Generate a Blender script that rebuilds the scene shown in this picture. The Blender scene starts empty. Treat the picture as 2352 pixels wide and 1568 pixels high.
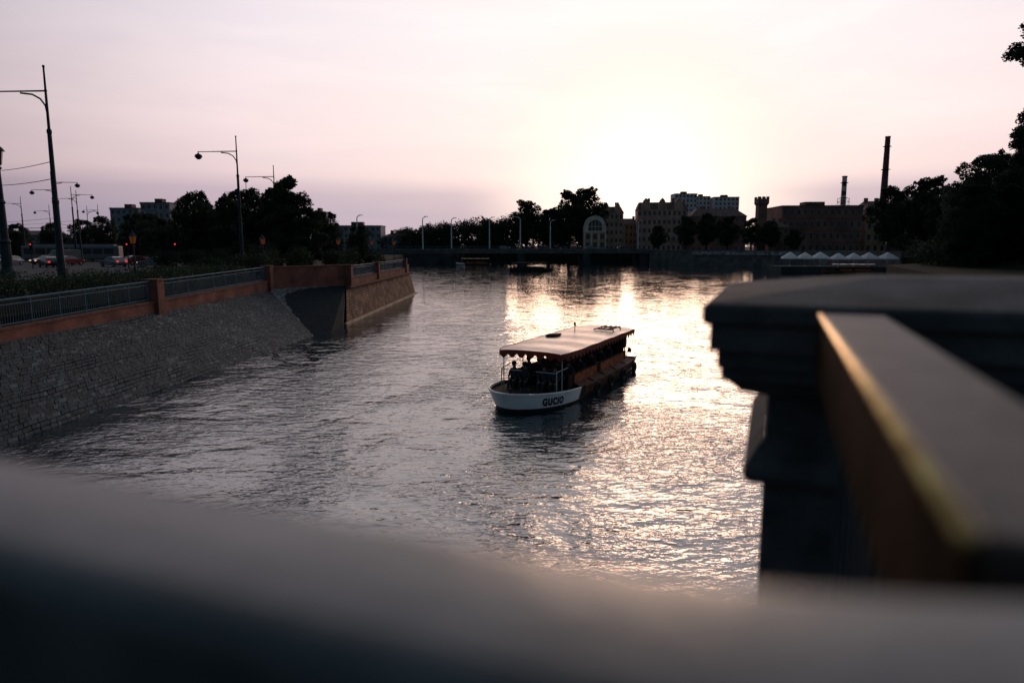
import bpy, bmesh, math, random
from mathutils import Vector, Matrix, noise
R=random.Random(7)
scene=bpy.context.scene
scene.view_settings.view_transform='Standard'; scene.view_settings.look='None'; scene.view_settings.exposure=0
COL=scene.collection
def rad(a): return math.radians(a)

# ------------------------------------------------------------------ materials
def mat(name,col,rough=.7,var=.25,nscale=2.0,bump=0.0,bscale=20,metal=0,emit=None,estr=0,spec=.5,coord='Object',col2=None,transl=0):
    m=bpy.data.materials.new(name); m.use_nodes=True
    nt=m.node_tree; N=nt.nodes; L=nt.links
    b=N['Principled BSDF']
    b.inputs['Roughness'].default_value=rough; b.inputs['Metallic'].default_value=metal
    b.inputs['Specular IOR Level'].default_value=spec
    tc=N.new('ShaderNodeTexCoord')
    n=N.new('ShaderNodeTexNoise'); n.inputs['Scale'].default_value=nscale; n.inputs['Detail'].default_value=6
    L.new(tc.outputs[coord],n.inputs['Vector'])
    r=N.new('ShaderNodeValToRGB')
    c2=col2 or tuple(min(1,c*(1+var)) for c in col)
    r.color_ramp.elements[0].position=.33; r.color_ramp.elements[1].position=.67
    r.color_ramp.elements[0].color=tuple(c*(1-var) for c in col)+(1,)
    r.color_ramp.elements[1].color=tuple(c2)+(1,)
    L.new(n.outputs['Fac'],r.inputs['Fac']); L.new(r.outputs['Color'],b.inputs['Base Color'])
    if bump:
        n2=N.new('ShaderNodeTexNoise'); n2.inputs['Scale'].default_value=bscale; n2.inputs['Detail'].default_value=5
        L.new(tc.outputs[coord],n2.inputs['Vector'])
        bp=N.new('ShaderNodeBump'); bp.inputs['Strength'].default_value=bump; bp.inputs['Distance'].default_value=.02
        L.new(n2.outputs['Fac'],bp.inputs['Height']); L.new(bp.outputs['Normal'],b.inputs['Normal'])
    if emit:
        b.inputs['Emission Color'].default_value=tuple(emit)+(1,); b.inputs['Emission Strength'].default_value=estr
    if transl:
        t=N.new('ShaderNodeBsdfTranslucent'); L.new(r.outputs['Color'],t.inputs['Color'])
        mx=N.new('ShaderNodeMixShader'); mx.inputs[0].default_value=transl
        L.new(b.outputs[0],mx.inputs[1]); L.new(t.outputs[0],mx.inputs[2]); L.new(mx.outputs[0],N['Material Output'].inputs['Surface'])
    return m
def brickmat(name,c1,c2,mort,bw=.26,bh=.08,ms=.012,rough=.85,bump=.5,stain=.5,nsc=.6):
    m=bpy.data.materials.new(name); m.use_nodes=True
    nt=m.node_tree; N=nt.nodes; L=nt.links; b=N['Principled BSDF']; b.inputs['Roughness'].default_value=rough
    b.inputs['Specular IOR Level'].default_value=.25
    uv=N.new('ShaderNodeUVMap'); uv.uv_map='uv'
    br=N.new('ShaderNodeTexBrick'); br.inputs['Scale'].default_value=1
    br.inputs['Brick Width'].default_value=bw; br.inputs['Row Height'].default_value=bh; br.inputs['Mortar Size'].default_value=ms
    br.inputs['Color1'].default_value=tuple(c1)+(1,); br.inputs['Color2'].default_value=tuple(c2)+(1,); br.inputs['Mortar'].default_value=tuple(mort)+(1,)
    L.new(uv.outputs[0],br.inputs['Vector'])
    n=N.new('ShaderNodeTexNoise'); n.inputs['Scale'].default_value=nsc; n.inputs['Detail'].default_value=7; L.new(uv.outputs[0],n.inputs['Vector'])
    r=N.new('ShaderNodeValToRGB'); r.color_ramp.elements[0].position=.35; r.color_ramp.elements[1].position=.65
    r.color_ramp.elements[0].color=(1-stain,)*3+(1,); r.color_ramp.elements[1].color=(1.15,)*3+(1,)
    L.new(n.outputs['Fac'],r.inputs['Fac'])
    mx=N.new('ShaderNodeMix'); mx.data_type='RGBA'; mx.blend_type='MULTIPLY'; mx.inputs[0].default_value=1
    L.new(br.outputs['Color'],mx.inputs[6]); L.new(r.outputs['Color'],mx.inputs[7]); L.new(mx.outputs[2],b.inputs['Base Color'])
    bp=N.new('ShaderNodeBump'); bp.inputs['Strength'].default_value=bump; bp.inputs['Distance'].default_value=.02; bp.invert=True
    L.new(br.outputs['Fac'],bp.inputs['Height']); L.new(bp.outputs['Normal'],b.inputs['Normal'])
    return m
M={}
M['grass']=mat('grass',(.015,.022,.016),.98,.4,.5,spec=.05)
M['asphalt']=mat('asphalt',(.05,.05,.055),.85,.25,.7,.3,30,spec=.15)
M['paint']=mat('road_paint',(.4,.4,.4),.8,.2,3,spec=.2)
M['kerb']=mat('kerb_stone',(.12,.12,.12),.9,.2,2,spec=.2)
M['brick']=brickmat('red_brick',(.37,.115,.068),(.26,.08,.05),(.15,.11,.10))
M['brickold']=brickmat('aged_brick',(.50,.23,.12),(.24,.115,.07),(.09,.075,.065),.55,.24,.035,stain=.75,bump=1.0,nsc=.9)
M['brickfar']=brickmat('far_brick',(.33,.15,.12),(.26,.12,.10),(.2,.14,.12),.6,.2,.03,stain=.4,nsc=.15)
M['stonefar']=mat('grey_stone_wall',(.115,.11,.11),.9,.35,.5,.3,3,spec=.15)
M['coping']=mat('coping_stone',(.18,.09,.065),.9,.3,3,.4,15,spec=.15)
M['ledge']=mat('pale_ledge_stone',(.52,.38,.22),.6,.4,1.2,.4,10)
M['stone']=mat('dark_sett_stone',(.024,.034,.042),.75,.35,3.0,.6,18,spec=.3)
M['stoneb']=mat('grey_sett_stone',(.038,.053,.063),.75,.35,3.0,.6,18,spec=.3)
M['stonec']=mat('pale_sett_stone',(.070,.086,.097),.7,.35,3.0,.6,18,spec=.3)
M['stoned']=mat('lightened_corner_sett',(.15,.165,.18),.8,.45,2.5,.6,18,spec=.3)  # paler copy of the sett stone, lightened to offset the corner's shade
M['joint']=mat('joint_mortar',(.016,.023,.029),.95,.3,3,spec=.1)
M['railm']=mat('blue_grey_railing_paint',(.07,.14,.20),.65,.2,3,spec=.15)
M['pole']=mat('dark_pole_paint',(.025,.040,.052),.6,.25,2,spec=.2)
M['bridgel']=mat('pale_pole_metal',(.55,.55,.57),.4,.1,2)
M['lamp']=mat('lamp_glass',(.30,.10,.035),.3,.1,2,emit=(1,.22,.05),estr=.05)  # sun glow through unlit lantern glass, put in as amber colour and emission
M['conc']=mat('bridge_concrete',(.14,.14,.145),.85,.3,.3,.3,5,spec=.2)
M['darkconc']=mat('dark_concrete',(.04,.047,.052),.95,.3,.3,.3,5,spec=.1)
M['leaf']=mat('foliage',(.022,.040,.028),.75,.5,.45,col2=(.06,.085,.045),transl=.25,spec=.15)
M['leafd']=mat('dark_foliage',(.020,.038,.032),.8,.5,.35,col2=(.055,.075,.05),transl=.22,spec=.15)
M['bark']=mat('bark',(.05,.04,.032),.9,.4,4,.6,20)
M['glass']=mat('window_glass',(.035,.035,.04),.3,.3,.8)
M['frame']=mat('window_frame',(.35,.32,.3),.7,.1,2)
M['cream']=mat('cream_render',(.58,.50,.43),.85,.2,.4)
M['ochre']=mat('ochre_render',(.44,.31,.19),.85,.2,.4)
M['brown']=mat('brown_stone_render',(.46,.28,.23),.85,.3,.3)
M['white']=mat('white_block_render',(.60,.56,.58),.85,.12,.1)
M['grey']=mat('grey_render',(.22,.24,.28),.85,.2,.2)
M['roof']=mat('dark_roof',(.11,.065,.06),.8,.3,.5)
M['redw']=mat('chimney_red',(.13,.05,.055),.8,.2,.3)
M['whitew']=mat('chimney_white',(.6,.57,.57),.8,.15,.3)
M['umb']=mat('white_canvas',(.96,.96,.98),.8,.03,2,transl=.5)
M['hullw']=mat('white_hull_paint',(.86,.86,.87),.30,.09,1.4)
M['hulld']=mat('dark_hull_paint',(.015,.022,.028),.6,.3,2,spec=.2)
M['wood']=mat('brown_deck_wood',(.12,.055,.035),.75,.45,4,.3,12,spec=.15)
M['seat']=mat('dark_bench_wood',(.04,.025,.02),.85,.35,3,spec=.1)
M['canv']=mat('cream_canopy_cloth',(.88,.58,.48),.40,.16,1.0,.5,2.2)
M['canvd']=mat('dark_canopy_cloth',(.02,.02,.022),.9,.2,1.2,.25,3,spec=.05)
M['valance']=mat('red_valance_cloth',(.28,.06,.035),.8,.2,3,transl=.3)
M['orange']=mat('orange_banner',(.36,.11,.04),.8,.45,5,spec=.2)
M['tyre']=mat('rubber',(.02,.02,.02),.7,.2,4)
M['cloth1']=mat('dark_clothing',(.03,.035,.05),.9,.3,5)
M['skin']=mat('skin',(.30,.17,.12),.6,.1,5)
M['hair']=mat('hair',(.03,.02,.015),.8,.2,8)
M['black']=mat('black_lettering',(.006,.008,.014),.8,.1,3,spec=.1)
M['carA']=mat('dark_car_paint',(.03,.035,.045),.25,.1,2)
M['carB']=mat('silver_car_paint',(.22,.24,.27),.3,.08,2,metal=.3)
M['carC']=mat('red_car_paint',(.2,.03,.03),.3,.1,2)
M['carW']=mat('white_vehicle_paint',(.17,.17,.18),.5,.1,2,spec=.25)
M['tail']=mat('red_tail_lamp',(.5,.02,.02),.3,.1,2,emit=(1,.05,.04),estr=.9)
M['head']=mat('head_lamp',(.8,.7,.5),.3,.1,2,emit=(1,.70,.40),estr=.9)
M['rim']=mat('wheel_rim',(.3,.3,.32),.4,.1,2,metal=.7)
M['fgrail']=mat('foreground_rail_paint',(.072,.080,.086),.36,.30,9,.12,30,spec=.45)
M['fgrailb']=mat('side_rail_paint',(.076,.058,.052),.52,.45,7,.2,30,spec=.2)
M['fgside']=mat('rail_side_painted_glow',(.030,.016,.009),.95,.55,5,.2,30,spec=.03)  # warm sun glow on the rail's side face, painted as brown base colour
M['glint']=mat('painted_sun_glint',(.95,.47,.18),.36,.55,14,.35,60,metal=1)  # gold metal colour painting the low sun's highlight along the rail edge
M['fgstone']=mat('foreground_stone',(.075,.08,.088),.85,.45,4,.7,45,spec=.2)
M['deck']=mat('bridge_paving',(.03,.035,.04),.9,.3,3,.4,30,spec=.2)
M['graf']=mat('graffiti_wall',(.11,.11,.115),.9,.2,.9,col2=(.38,.38,.41),coord='Object')

# ------------------------------------------------------------------ mesh builder
class MB:
    def __init__(s): s.v=[];s.f=[];s.mi=[]
    def poly(s,pts,m=0):
        b=len(s.v); s.v+= [tuple(p) for p in pts]; s.f.append(tuple(range(b,b+len(pts)))); s.mi.append(m)
    def prism(s,bot,top,m=0,mt=None,caps=True):
        b=len(s.v); n=len(bot); s.v+=[tuple(p) for p in bot]+[tuple(p) for p in top]
        for i in range(n):
            j=(i+1)%n; s.f.append((b+i,b+j,b+n+j,b+n+i)); s.mi.append(m)
        if caps:
            s.f.append(tuple(b+n+i for i in range(n))); s.mi.append(m if mt is None else mt)
            s.f.append(tuple(b+i for i in reversed(range(n)))); s.mi.append(m)
    def box(s,x0,x1,y0,y1,z0,z1,m=0):
        s.prism([(x0,y0,z0),(x1,y0,z0),(x1,y1,z0),(x0,y1,z0)],[(x0,y0,z1),(x1,y0,z1),(x1,y1,z1),(x0,y1,z1)],m)
    def seg(s,p0,p1,w,za0,zb0,za1,zb1,m=0,off=0):
        d=Vector((p1[0]-p0[0],p1[1]-p0[1])).normalized(); n=Vector((-d.y,d.x))
        a=Vector(p0[:2])+n*off; b=Vector(p1[:2])+n*off; h=w/2
        q=[a-n*h,b-n*h,b+n*h,a+n*h]
        s.prism([(q[0].x,q[0].y,za0),(q[1].x,q[1].y,za1),(q[2].x,q[2].y,za1),(q[3].x,q[3].y,za0)],
                [(q[0].x,q[0].y,zb0),(q[1].x,q[1].y,zb1),(q[2].x,q[2].y,zb1),(q[3].x,q[3].y,zb0)],m)
    def cyl(s,p0,p1,r0,r1=None,n=8,m=0,cap=True):
        r1=r0 if r1 is None else r1
        p0=Vector(p0);p1=Vector(p1); d=(p1-p0)
        if d.length<1e-6: return
        q=d.to_track_quat('Z','Y'); X=q@Vector((1,0,0)); Y=q@Vector((0,1,0))
        c=[(math.cos(2*math.pi*i/n),math.sin(2*math.pi*i/n)) for i in range(n)]
        s.prism([p0+(X*a+Y*b)*r0 for a,b in c],[p1+(X*a+Y*b)*r1 for a,b in c],m,caps=cap)
    def path(s,pts,rs,n=8,m=0):
        for i in range(len(pts)-1): s.cyl(pts[i],pts[i+1],rs[i],rs[i+1],n,m)
    def lathe(s,prof,n=12,c=(0,0,0),m=0):
        b=len(s.v)
        for r,z in prof:
            for i in range(n):
                a=2*math.pi*i/n; s.v.append((c[0]+r*math.cos(a),c[1]+r*math.sin(a),c[2]+z))
        for k in range(len(prof)-1):
            for i in range(n):
                j=(i+1)%n; s.f.append((b+k*n+i,b+k*n+j,b+(k+1)*n+j,b+(k+1)*n+i)); s.mi.append(m)
        s.f.append(tuple(b+i for i in reversed(range(n)))); s.mi.append(m)
        s.f.append(tuple(b+(len(prof)-1)*n+i for i in range(n))); s.mi.append(m)
    def mesh(s,name,mats,smooth=False,recalc=True):
        me=bpy.data.meshes.new(name); me.from_pydata(s.v,[],s.f)
        for m in mats: me.materials.append(m)
        me.polygons.foreach_set('material_index',s.mi)
        if recalc and len(s.f)<150000:
            bm=bmesh.new(); bm.from_mesh(me); bmesh.ops.recalc_face_normals(bm,faces=bm.faces); bm.to_mesh(me); bm.free()
        uvl=me.uv_layers.new(name='uv')
        if len(s.f)<20000:
            for p in me.polygons:
                n=p.normal
                if abs(n.z)>.8: X=Vector((1,0,0));Y=Vector((0,1,0))
                else:
                    X=Vector((-n.y,n.x,0)).normalized(); Y=Vector((0,0,1))
                for li in p.loop_indices:
                    co=me.vertices[me.loops[li].vertex_index].co
                    uvl.data[li].uv=(co.dot(X),co.dot(Y))
        if smooth:
            me.polygons.foreach_set('use_smooth',[True]*len(me.polygons))
        me.update(); return me
    def obj(s,name,mats,parent=None,smooth=False,loc=None,rot=None,bevel=0,recalc=True):
        if not isinstance(mats,(list,tuple)): mats=[mats]
        o=bpy.data.objects.new(name,s.mesh(name,mats,smooth,recalc)); COL.objects.link(o)
        if parent: o.parent=parent
        if loc: o.location=loc
        if rot is not None: o.rotation_euler=(0,0,rot)
        if bevel:
            md=o.modifiers.new('bevel','BEVEL'); md.width=bevel; md.segments=4; md.limit_method='ANGLE'
        return o
def tag(o,label,cat,group=None,kind=None):
    if kind: o['kind']=kind
    if label: o['label']=label
    if cat: o['category']=cat
    if group: o['group']=group
    return o
def thing(name,label,cat,loc=(0,0,0),rot=0,group=None):
    o=bpy.data.objects.new(name,None); COL.objects.link(o); o.location=loc; o.rotation_euler=(0,0,rot); o.empty_display_size=.3
    return tag(o,label,cat,group)
def copy_thing(src,loc,rot=0,sc=1,label=None):
    n=src.copy(); COL.objects.link(n); n.location=loc; n.rotation_euler=(0,0,rot); n.scale=(sc,)*3 if not isinstance(sc,tuple) else sc
    if label: n['label']=label
    def rec(a,b):
        for c in a.children:
            k=c.copy(); COL.objects.link(k); k.parent=b; rec(c,k)
    rec(src,n); return n

# ------------------------------------------------------------------ world
SAZ=rad(10.6); SEL=rad(4.9)
S=Vector((math.sin(SAZ)*math.cos(SEL),math.cos(SAZ)*math.cos(SEL),math.sin(SEL)))
w=bpy.data.worlds.new('World'); scene.world=w; w.use_nodes=True
nt=w.node_tree;N=nt.nodes;L=nt.links; N.clear()
out=N.new('ShaderNodeOutputWorld'); bg=N.new('ShaderNodeBackground'); bg2=N.new('ShaderNodeBackground'); add=N.new('ShaderNodeAddShader')
tc=N.new('ShaderNodeTexCoord'); nm=N.new('ShaderNodeVectorMath'); nm.operation='NORMALIZE'; L.new(tc.outputs['Generated'],nm.inputs[0])
sx=N.new('ShaderNodeSeparateXYZ'); L.new(nm.outputs[0],sx.inputs[0])
dt=N.new('ShaderNodeVectorMath'); dt.operation='DOT_PRODUCT'; L.new(nm.outputs[0],dt.inputs[0]); dt.inputs[1].default_value=S
def math_(op,a,b=None,c=None,clamp=False):
    n=N.new('ShaderNodeMath'); n.operation=op; n.use_clamp=clamp
    for i,x in enumerate((a,b,c)):
        if x is None: continue
        if isinstance(x,(int,float)): n.inputs[i].default_value=x
        else: L.new(x,n.inputs[i])
    return n.outputs[0]
def ramp(fac,stops,interp='EASE'):
    r=N.new('ShaderNodeValToRGB'); cr=r.color_ramp; cr.interpolation=interp
    while len(cr.elements)<len(stops): cr.elements.new(.5)
    for e,(p,c) in zip(cr.elements,stops): e.position=p; e.color=tuple(c)+(1,)
    L.new(fac,r.inputs['Fac']); return r.outputs['Color']
def mixc(fac,a,b,mode='MIX'):
    m=N.new('ShaderNodeMix'); m.data_type='RGBA'; m.blend_type=mode
    for i,x in ((0,fac),(6,a),(7,b)):
        if isinstance(x,(int,float)): m.inputs[i].default_value=x
        elif isinstance(x,tuple): m.inputs[i].default_value=x+(1,)
        else: L.new(x,m.inputs[i])
    return m.outputs[2]
dot=dt.outputs['Value']
h=math_('MULTIPLY_ADD',dot,.5,.5)
A=ramp(h,[(0,(.052,.088,.115)),(.5,(.09,.14,.178)),(.7,(.22,.25,.30)),(.80,(.44,.41,.45)),(.85,(.64,.585,.63)),(.925,(.92,.835,.865)),(.965,(1.02,.935,.93)),(1,(1.14,1.03,.98))],'LINEAR')
mp=N.new('ShaderNodeMapping'); mp.inputs['Scale'].default_value=(1,1,7); mp.inputs['Rotation'].default_value=(0,rad(4),0); L.new(nm.outputs[0],mp.inputs['Vector'])
ns=N.new('ShaderNodeTexNoise'); ns.inputs['Scale'].default_value=1.6; ns.inputs['Detail'].default_value=3; ns.inputs['Distortion'].default_value=.3; L.new(mp.outputs[0],ns.inputs['Vector'])
zz=math_('MULTIPLY_ADD',ns.outputs['Fac'],.035,math_('SUBTRACT',sx.outputs['Z'],.0175))
B=ramp(zz,[(0,(.52,.47,.56)),(.045,(.54,.49,.58)),(.078,(.64,.56,.62)),(.10,(.92,.79,.78)),(.17,(1.02,.92,.90)),(.28,(1,.98,.99)),(.55,(.92,.92,.93)),(.8,(.66,.70,.73)),(1,(.55,.62,.65))],'LINEAR')
ms=N.new('ShaderNodeMapRange'); ms.interpolation_type='SMOOTHSTEP'; ms.inputs['From Min'].default_value=.965; ms.inputs['From Max'].default_value=1.0; L.new(dot,ms.inputs['Value'])
B2=mixc(ms.outputs[0],B,(1.0,.91,.85))
C=mixc(1.0,A,B2,'MULTIPLY')
ns2=N.new('ShaderNodeTexNoise'); ns2.inputs['Scale'].default_value=3.0; ns2.inputs['Detail'].default_value=6; ns2.inputs['Distortion'].default_value=.6
mp2=N.new('ShaderNodeMapping'); mp2.inputs['Scale'].default_value=(1,1,6); mp2.inputs['Rotation'].default_value=(0,rad(-12),0); L.new(nm.outputs[0],mp2.inputs['Vector']); L.new(mp2.outputs[0],ns2.inputs['Vector'])
cr=ramp(ns2.outputs['Fac'],[(.40,(.97,.97,.98)),(.62,(1.02,1.01,1.01))],'EASE')
C=mixc(1.0,C,cr,'MULTIPLY')
dp=math_('MAXIMUM',dot,0)
g1=math_('MULTIPLY',math_('POWER',dp,170),.40)
gl=mixc(g1,(0,0,0),(1.0,.82,.66))
C=mixc(1.0,C,gl,'ADD')
L.new(C,bg.inputs['Color']); bg.inputs['Strength'].default_value=1.0
sk=N.new('ShaderNodeTexSky'); sk.sky_type='NISHITA'; sk.sun_disc=False; sk.sun_elevation=SEL; sk.sun_rotation=SAZ
L.new(sk.outputs[0],bg2.inputs['Color']); bg2.inputs['Strength'].default_value=.003
L.new(bg.outputs[0],add.inputs[0]); L.new(bg2.outputs[0],add.inputs[1]); L.new(add.outputs[0],out.inputs['Surface'])
sl=bpy.data.lights.new('sun','SUN'); sl.energy=.8; sl.angle=rad(22); sl.color=(1,.62,.42)
so=bpy.data.objects.new('sun',sl); COL.objects.link(so); so.rotation_euler=(-S).to_track_quat('-Z','Y').to_euler()

# ------------------------------------------------------------------ camera
cam=bpy.data.cameras.new('camera'); co=bpy.data.objects.new('camera',cam); COL.objects.link(co); scene.camera=co
co.location=(0,0,7); co.rotation_euler=(rad(90-7.95),0,0); cam.lens=24; cam.sensor_width=36; cam.clip_end=6000; cam.clip_start=.02
cam.dof.use_dof=True; cam.dof.focus_distance=34; cam.dof.aperture_fstop=.85

# ------------------------------------------------------------------ water
wm=bpy.data.materials.new('river_water'); wm.use_nodes=True
nt=wm.node_tree;N=nt.nodes;L=nt.links; b=N['Principled BSDF']
b.inputs['Base Color'].default_value=(.004,.017,.026,1); b.inputs['Roughness'].default_value=.05; b.inputs['IOR'].default_value=3.0
tc=N.new('ShaderNodeTexCoord')
def nz(scale,rot,sc,detail=3,dist=0.0):
    mp=N.new('ShaderNodeMapping'); mp.inputs['Scale'].default_value=sc; mp.inputs['Rotation'].default_value=(0,0,rad(rot)); L.new(tc.outputs['Object'],mp.inputs['Vector'])
    n=N.new('ShaderNodeTexNoise'); n.inputs['Scale'].default_value=scale; n.inputs['Detail'].default_value=detail; n.inputs['Distortion'].default_value=dist
    L.new(mp.outputs[0],n.inputs['Vector']); return n.outputs['Fac']
big=nz(.13,20,(1,.6,1),4,2.2)
mr=N.new('ShaderNodeMapRange'); mr.inputs['From Min'].default_value=.42; mr.inputs['From Max'].default_value=.58; mr.inputs['To Min'].default_value=.38; mr.inputs['To Max'].default_value=1.0; L.new(big,mr.inputs['Value'])
sp=N.new('ShaderNodeSeparateXYZ'); L.new(tc.outputs['Object'],sp.inputs[0])
def fade(y0,y1,a,b_):
    c=N.new('ShaderNodeMapRange'); c.inputs['From Min'].default_value=y0; c.inputs['From Max'].default_value=y1; c.inputs['To Min'].default_value=a; c.inputs['To Max'].default_value=b_; L.new(sp.outputs['Y'],c.inputs['Value']); return c.outputs[0]
r1=nz(1.5,12,(1,1.8,1),2,.6); r2=nz(4.0,-18,(1,1.6,1),2,.7); r3=nz(.38,5,(1,1.8,1),2,.8)
s1=math_('MULTIPLY_ADD',math_('MULTIPLY',r2,fade(15,60,1,0)),.42,math_('MULTIPLY',r1,.85))
s2=math_('MULTIPLY_ADD',r3,.9,math_('MULTIPLY',s1,mr.outputs[0]))
s3=math_('MULTIPLY',s2,fade(12,80,1.0,.22))
bp=N.new('ShaderNodeBump'); bp.inputs['Strength'].default_value=1.0; bp.inputs['Distance'].default_value=.135; L.new(s3,bp.inputs['Height']); L.new(bp.outputs[0],b.inputs['Normal'])
mb=MB(); mb.poly([(-500,-300,0),(600,-300,0),(600,600,0),(-500,600,0)]); tag(mb.obj('water',wm),None,None,kind='structure')

# ------------------------------------------------------------------ ground
GZ=4.0
mb=MB()
mb.box(-4000,4000,-1000,6000,-3.2,-3.0)
def land(pts): mb.prism([(x,y,-3) for x,y in pts],[(x,y,GZ) for x,y in pts])
land([(-2500,-300),(-21.95,-300),(-21.85,5),(-21.45,59.5),(-16.5,67),(-16.1,102),(-22,106),(-38,240),(-60,262),(-60,312),(-2500,312)])
land([(2500,-300),(28,-300),(30,-10),(36,50),(60,110),(104,150),(106,186),(98,228),(52,262),(52,312),(2500,312)])
land([(-2500,312.01),(2500,312.01),(2500,3500),(-2500,3500)])
tag(mb.obj('ground',M['grass']),None,None,kind='structure')
mb=MB()
mb.poly([(-200,84,GZ+.02),(-44,84,GZ+.02),(-44,128,GZ+.02),(-200,128,GZ+.02)])
mb.poly([(-62,20,GZ+.016),(-44,20,GZ+.016),(-44,84,GZ+.016),(-62,84,GZ+.016)])
tag(mb.obj('road',M['asphalt']),None,None,kind='structure')
mb=MB()
for i in range(24):
    x=-190+i*6; 
    for y in (95,106,117): mb.poly([(x,y,GZ+.026),(x+3,y,GZ+.026),(x+3,y+.2,GZ+.026),(x,y+.2,GZ+.026)])
tag(mb.obj('road_marking',M['paint']),None,None,kind='structure')
mb=MB(); mb.box(-43.98,-42,20,128,GZ,GZ+.13); mb.box(-200,-62.5,82,83.98,GZ,GZ+.13)
tag(mb.obj('pavement',M['kerb']),None,None,kind='structure')

# ------------------------------------------------------------------ cobbled embankment
def lerp(a,b,t): return a+(b-a)*t
mb=MB()
def setts(L0,L1,U0,U1,zu0,zu1,swid,shgt,bias=0,ms=(0,1,2)):
    L0=Vector(L0);L1=Vector(L1);U0=Vector(U0);U1=Vector(U1)
    def P(s,t,o=0):
        a=L0.lerp(L1,s); c=U0.lerp(U1,s)
        z=lerp(zu0,zu1,s)
        return Vector((lerp(a.x,c.x,t),lerp(a.y,c.y,t),z*t))
    nrm=(P(.51,.5)-P(.49,.5)).cross(P(.5,.55)-P(.5,.45)).normalized()
    if nrm.z<0: nrm=-nrm
    ln=max((L1-L0).length,(U1-U0).length); hh=math.sqrt(((L0-U0).length)**2+9)
    t=-.2
    mb.poly([P(0,-.25)-nrm*.03,P(1,-.25)-nrm*.03,P(1,1)-nrm*.03,P(0,1)-nrm*.03],4)
    while t<.995:
        dt_=shgt/hh*R.uniform(.8,1.3)
        s=-R.random()*.5*swid/ln
        while s<1:
            ds=swid/ln*R.uniform(.45,1.9)
            a,b_=max(s,0),min(s+ds*.97,1); c,d=t,min(t+dt_*.96,1)
            if b_-a>.1*swid/ln:
                wv=.4*dt_*noise.noise(Vector((a*ln*.5,t*6,0)))
                wv2=.4*dt_*noise.noise(Vector((b_*ln*.5,t*6,0)))
                q=[P(a,c+wv),P(b_,c+wv2),P(b_,min(1,d+wv2)),P(a,min(1,d+wv))]
                ctr=sum(q,Vector())/4
                hgt=R.uniform(-.003,.015)+.02*noise.noise(ctr*.8); 
                bot=[p-nrm*.04 for p in q]
                top=[ctr+(p-ctr)*R.uniform(.90,.99)+nrm*(hgt+R.uniform(-.008,.008)) for i,p in enumerate(q)]
                k=R.random()+.35*noise.noise(ctr*.5)+bias
                mb.prism(bot,top,ms[0] if k<.5 else (ms[1] if k<.9 else ms[2]))
            s+=ds
        t+=dt_
setts((-19.7,3),(-16.25,45),(-21.7,3),(-21.3,52),3.2,3.28,.32,.12)
setts((-16.24,45.01),(-15.6,53),(-21.29,52.01),(-21.2,59.1),3.28,3.3,.32,.13,.1)
setts((-15.59,53.02),(-15.2,61.2),(-21.2,59.2),(-16.15,66.5),3.3,3.3,.46,.24,.0,(2,3,3))  # corner fan faces away from the bright sky; its setts are lightened in colour
tag(mb.obj('stone_embankment',[M['stone'],M['stoneb'],M['stonec'],M['stoned'],M['joint']],recalc=True),'sloping grey cobblestone embankment running down into the river','embankment')

mb=MB()
bq=[(-15.2,61.2),(-14.5,103.2),(-22,106.5),(-22,70),(-16.6,66.6)]; tq=[(-15.9,65.6),(-15.35,102.6),(-22,105.5),(-22,70),(-16.6,66.6)]
bq=[(x+(.25 if i<2 else 0),y,-1.2) for i,(x,y) in enumerate(bq)]; tq=[(x,y,3.0) for x,y in tq]
mb.prism(bq,tq)
q=thing('quay_wall','weathered brick quay wall with pale stone ledge at the waterline','quay wall')
mb.obj('wall',M['brickold'],q)
mb=MB(); mb.seg((-15.02,61.3),(-14.36,103.1),.22,-.1,.12,-.1,.12); mb.obj('ledge',M['ledge'],q)
mb=MB(); mb.seg((-15.75,65.7),(-15.2,102.6),.5,3.0,3.22,3.0,3.22); mb.obj('coping',M['coping'],q)

def zt(y): return 4.76+(y-28)*.0148
def wallseg(p0,p1,z0,za,zb,label,w=.42,cop=True):
    t=thing('brick_wall',label,'wall',(0,0,0),0,'brick walls along the river')
    mb=MB(); mb.seg(p0,p1,w,z0,za-.1,z0,zb-.1); mb.obj('wall',M['brick'],t)
    mb=MB(); mb.seg(p0,p1,w+.1,za-.1,za,zb-.1,zb); mb.obj('coping',M['coping'],t)
def pier(p,z0,z1,rot=0,s=.8):
    t=thing('brick_pier','square red brick pier with flat stone cap in river wall','pier',(p[0],p[1],z0),rot,'brick piers of the river wall')
    h=z1-z0; k=s/2
    mb=MB(); mb.box(-k,k,-k,k,0,h-.12); mb.obj('shaft',M['brick'],t)
    mb=MB(); mb.box(-k-.05,k+.05,-k-.05,k+.05,h-.12,h); mb.obj('cap',M['coping'],t,bevel=.015)
def fence(p0,p1,zb0,zb1,zt0,zt1,step=.16):
    t=thing('metal_railing','blue-grey metal railing with upright bars on brick wall','railing',(p0[0],p0[1],zb0),0,'metal railings along the river')
    P1=Vector((p1[0]-p0[0],p1[1]-p0[1],0)); ln=P1.length
    def at(s,f): return (P1.x*s,P1.y*s,lerp(zb0,zb1,s)-zb0+f*lerp(zt0-zb0,zt1-zb1,s))
    mb=MB()
    for f,r in ((.08,.03),(.80,.025),(.985,.045)): mb.cyl(at(0,f),at(1,f),r,n=6)
    mb.obj('rail',M['railm'],t)
    mb=MB(); n=int(ln/step)
    for i in range(1,n):
        s=i/n; big=(i%12==0)
        mb.cyl(at(s,0 if big else .08),at(s,.985 if big else .80),.035 if big else .011,n=5)
    mb.obj('bars',M['railm'],t)
AX=lambda y:-21.6+(y-10)*.0081
ys=[3,22.2,40.7,59.2]
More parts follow.
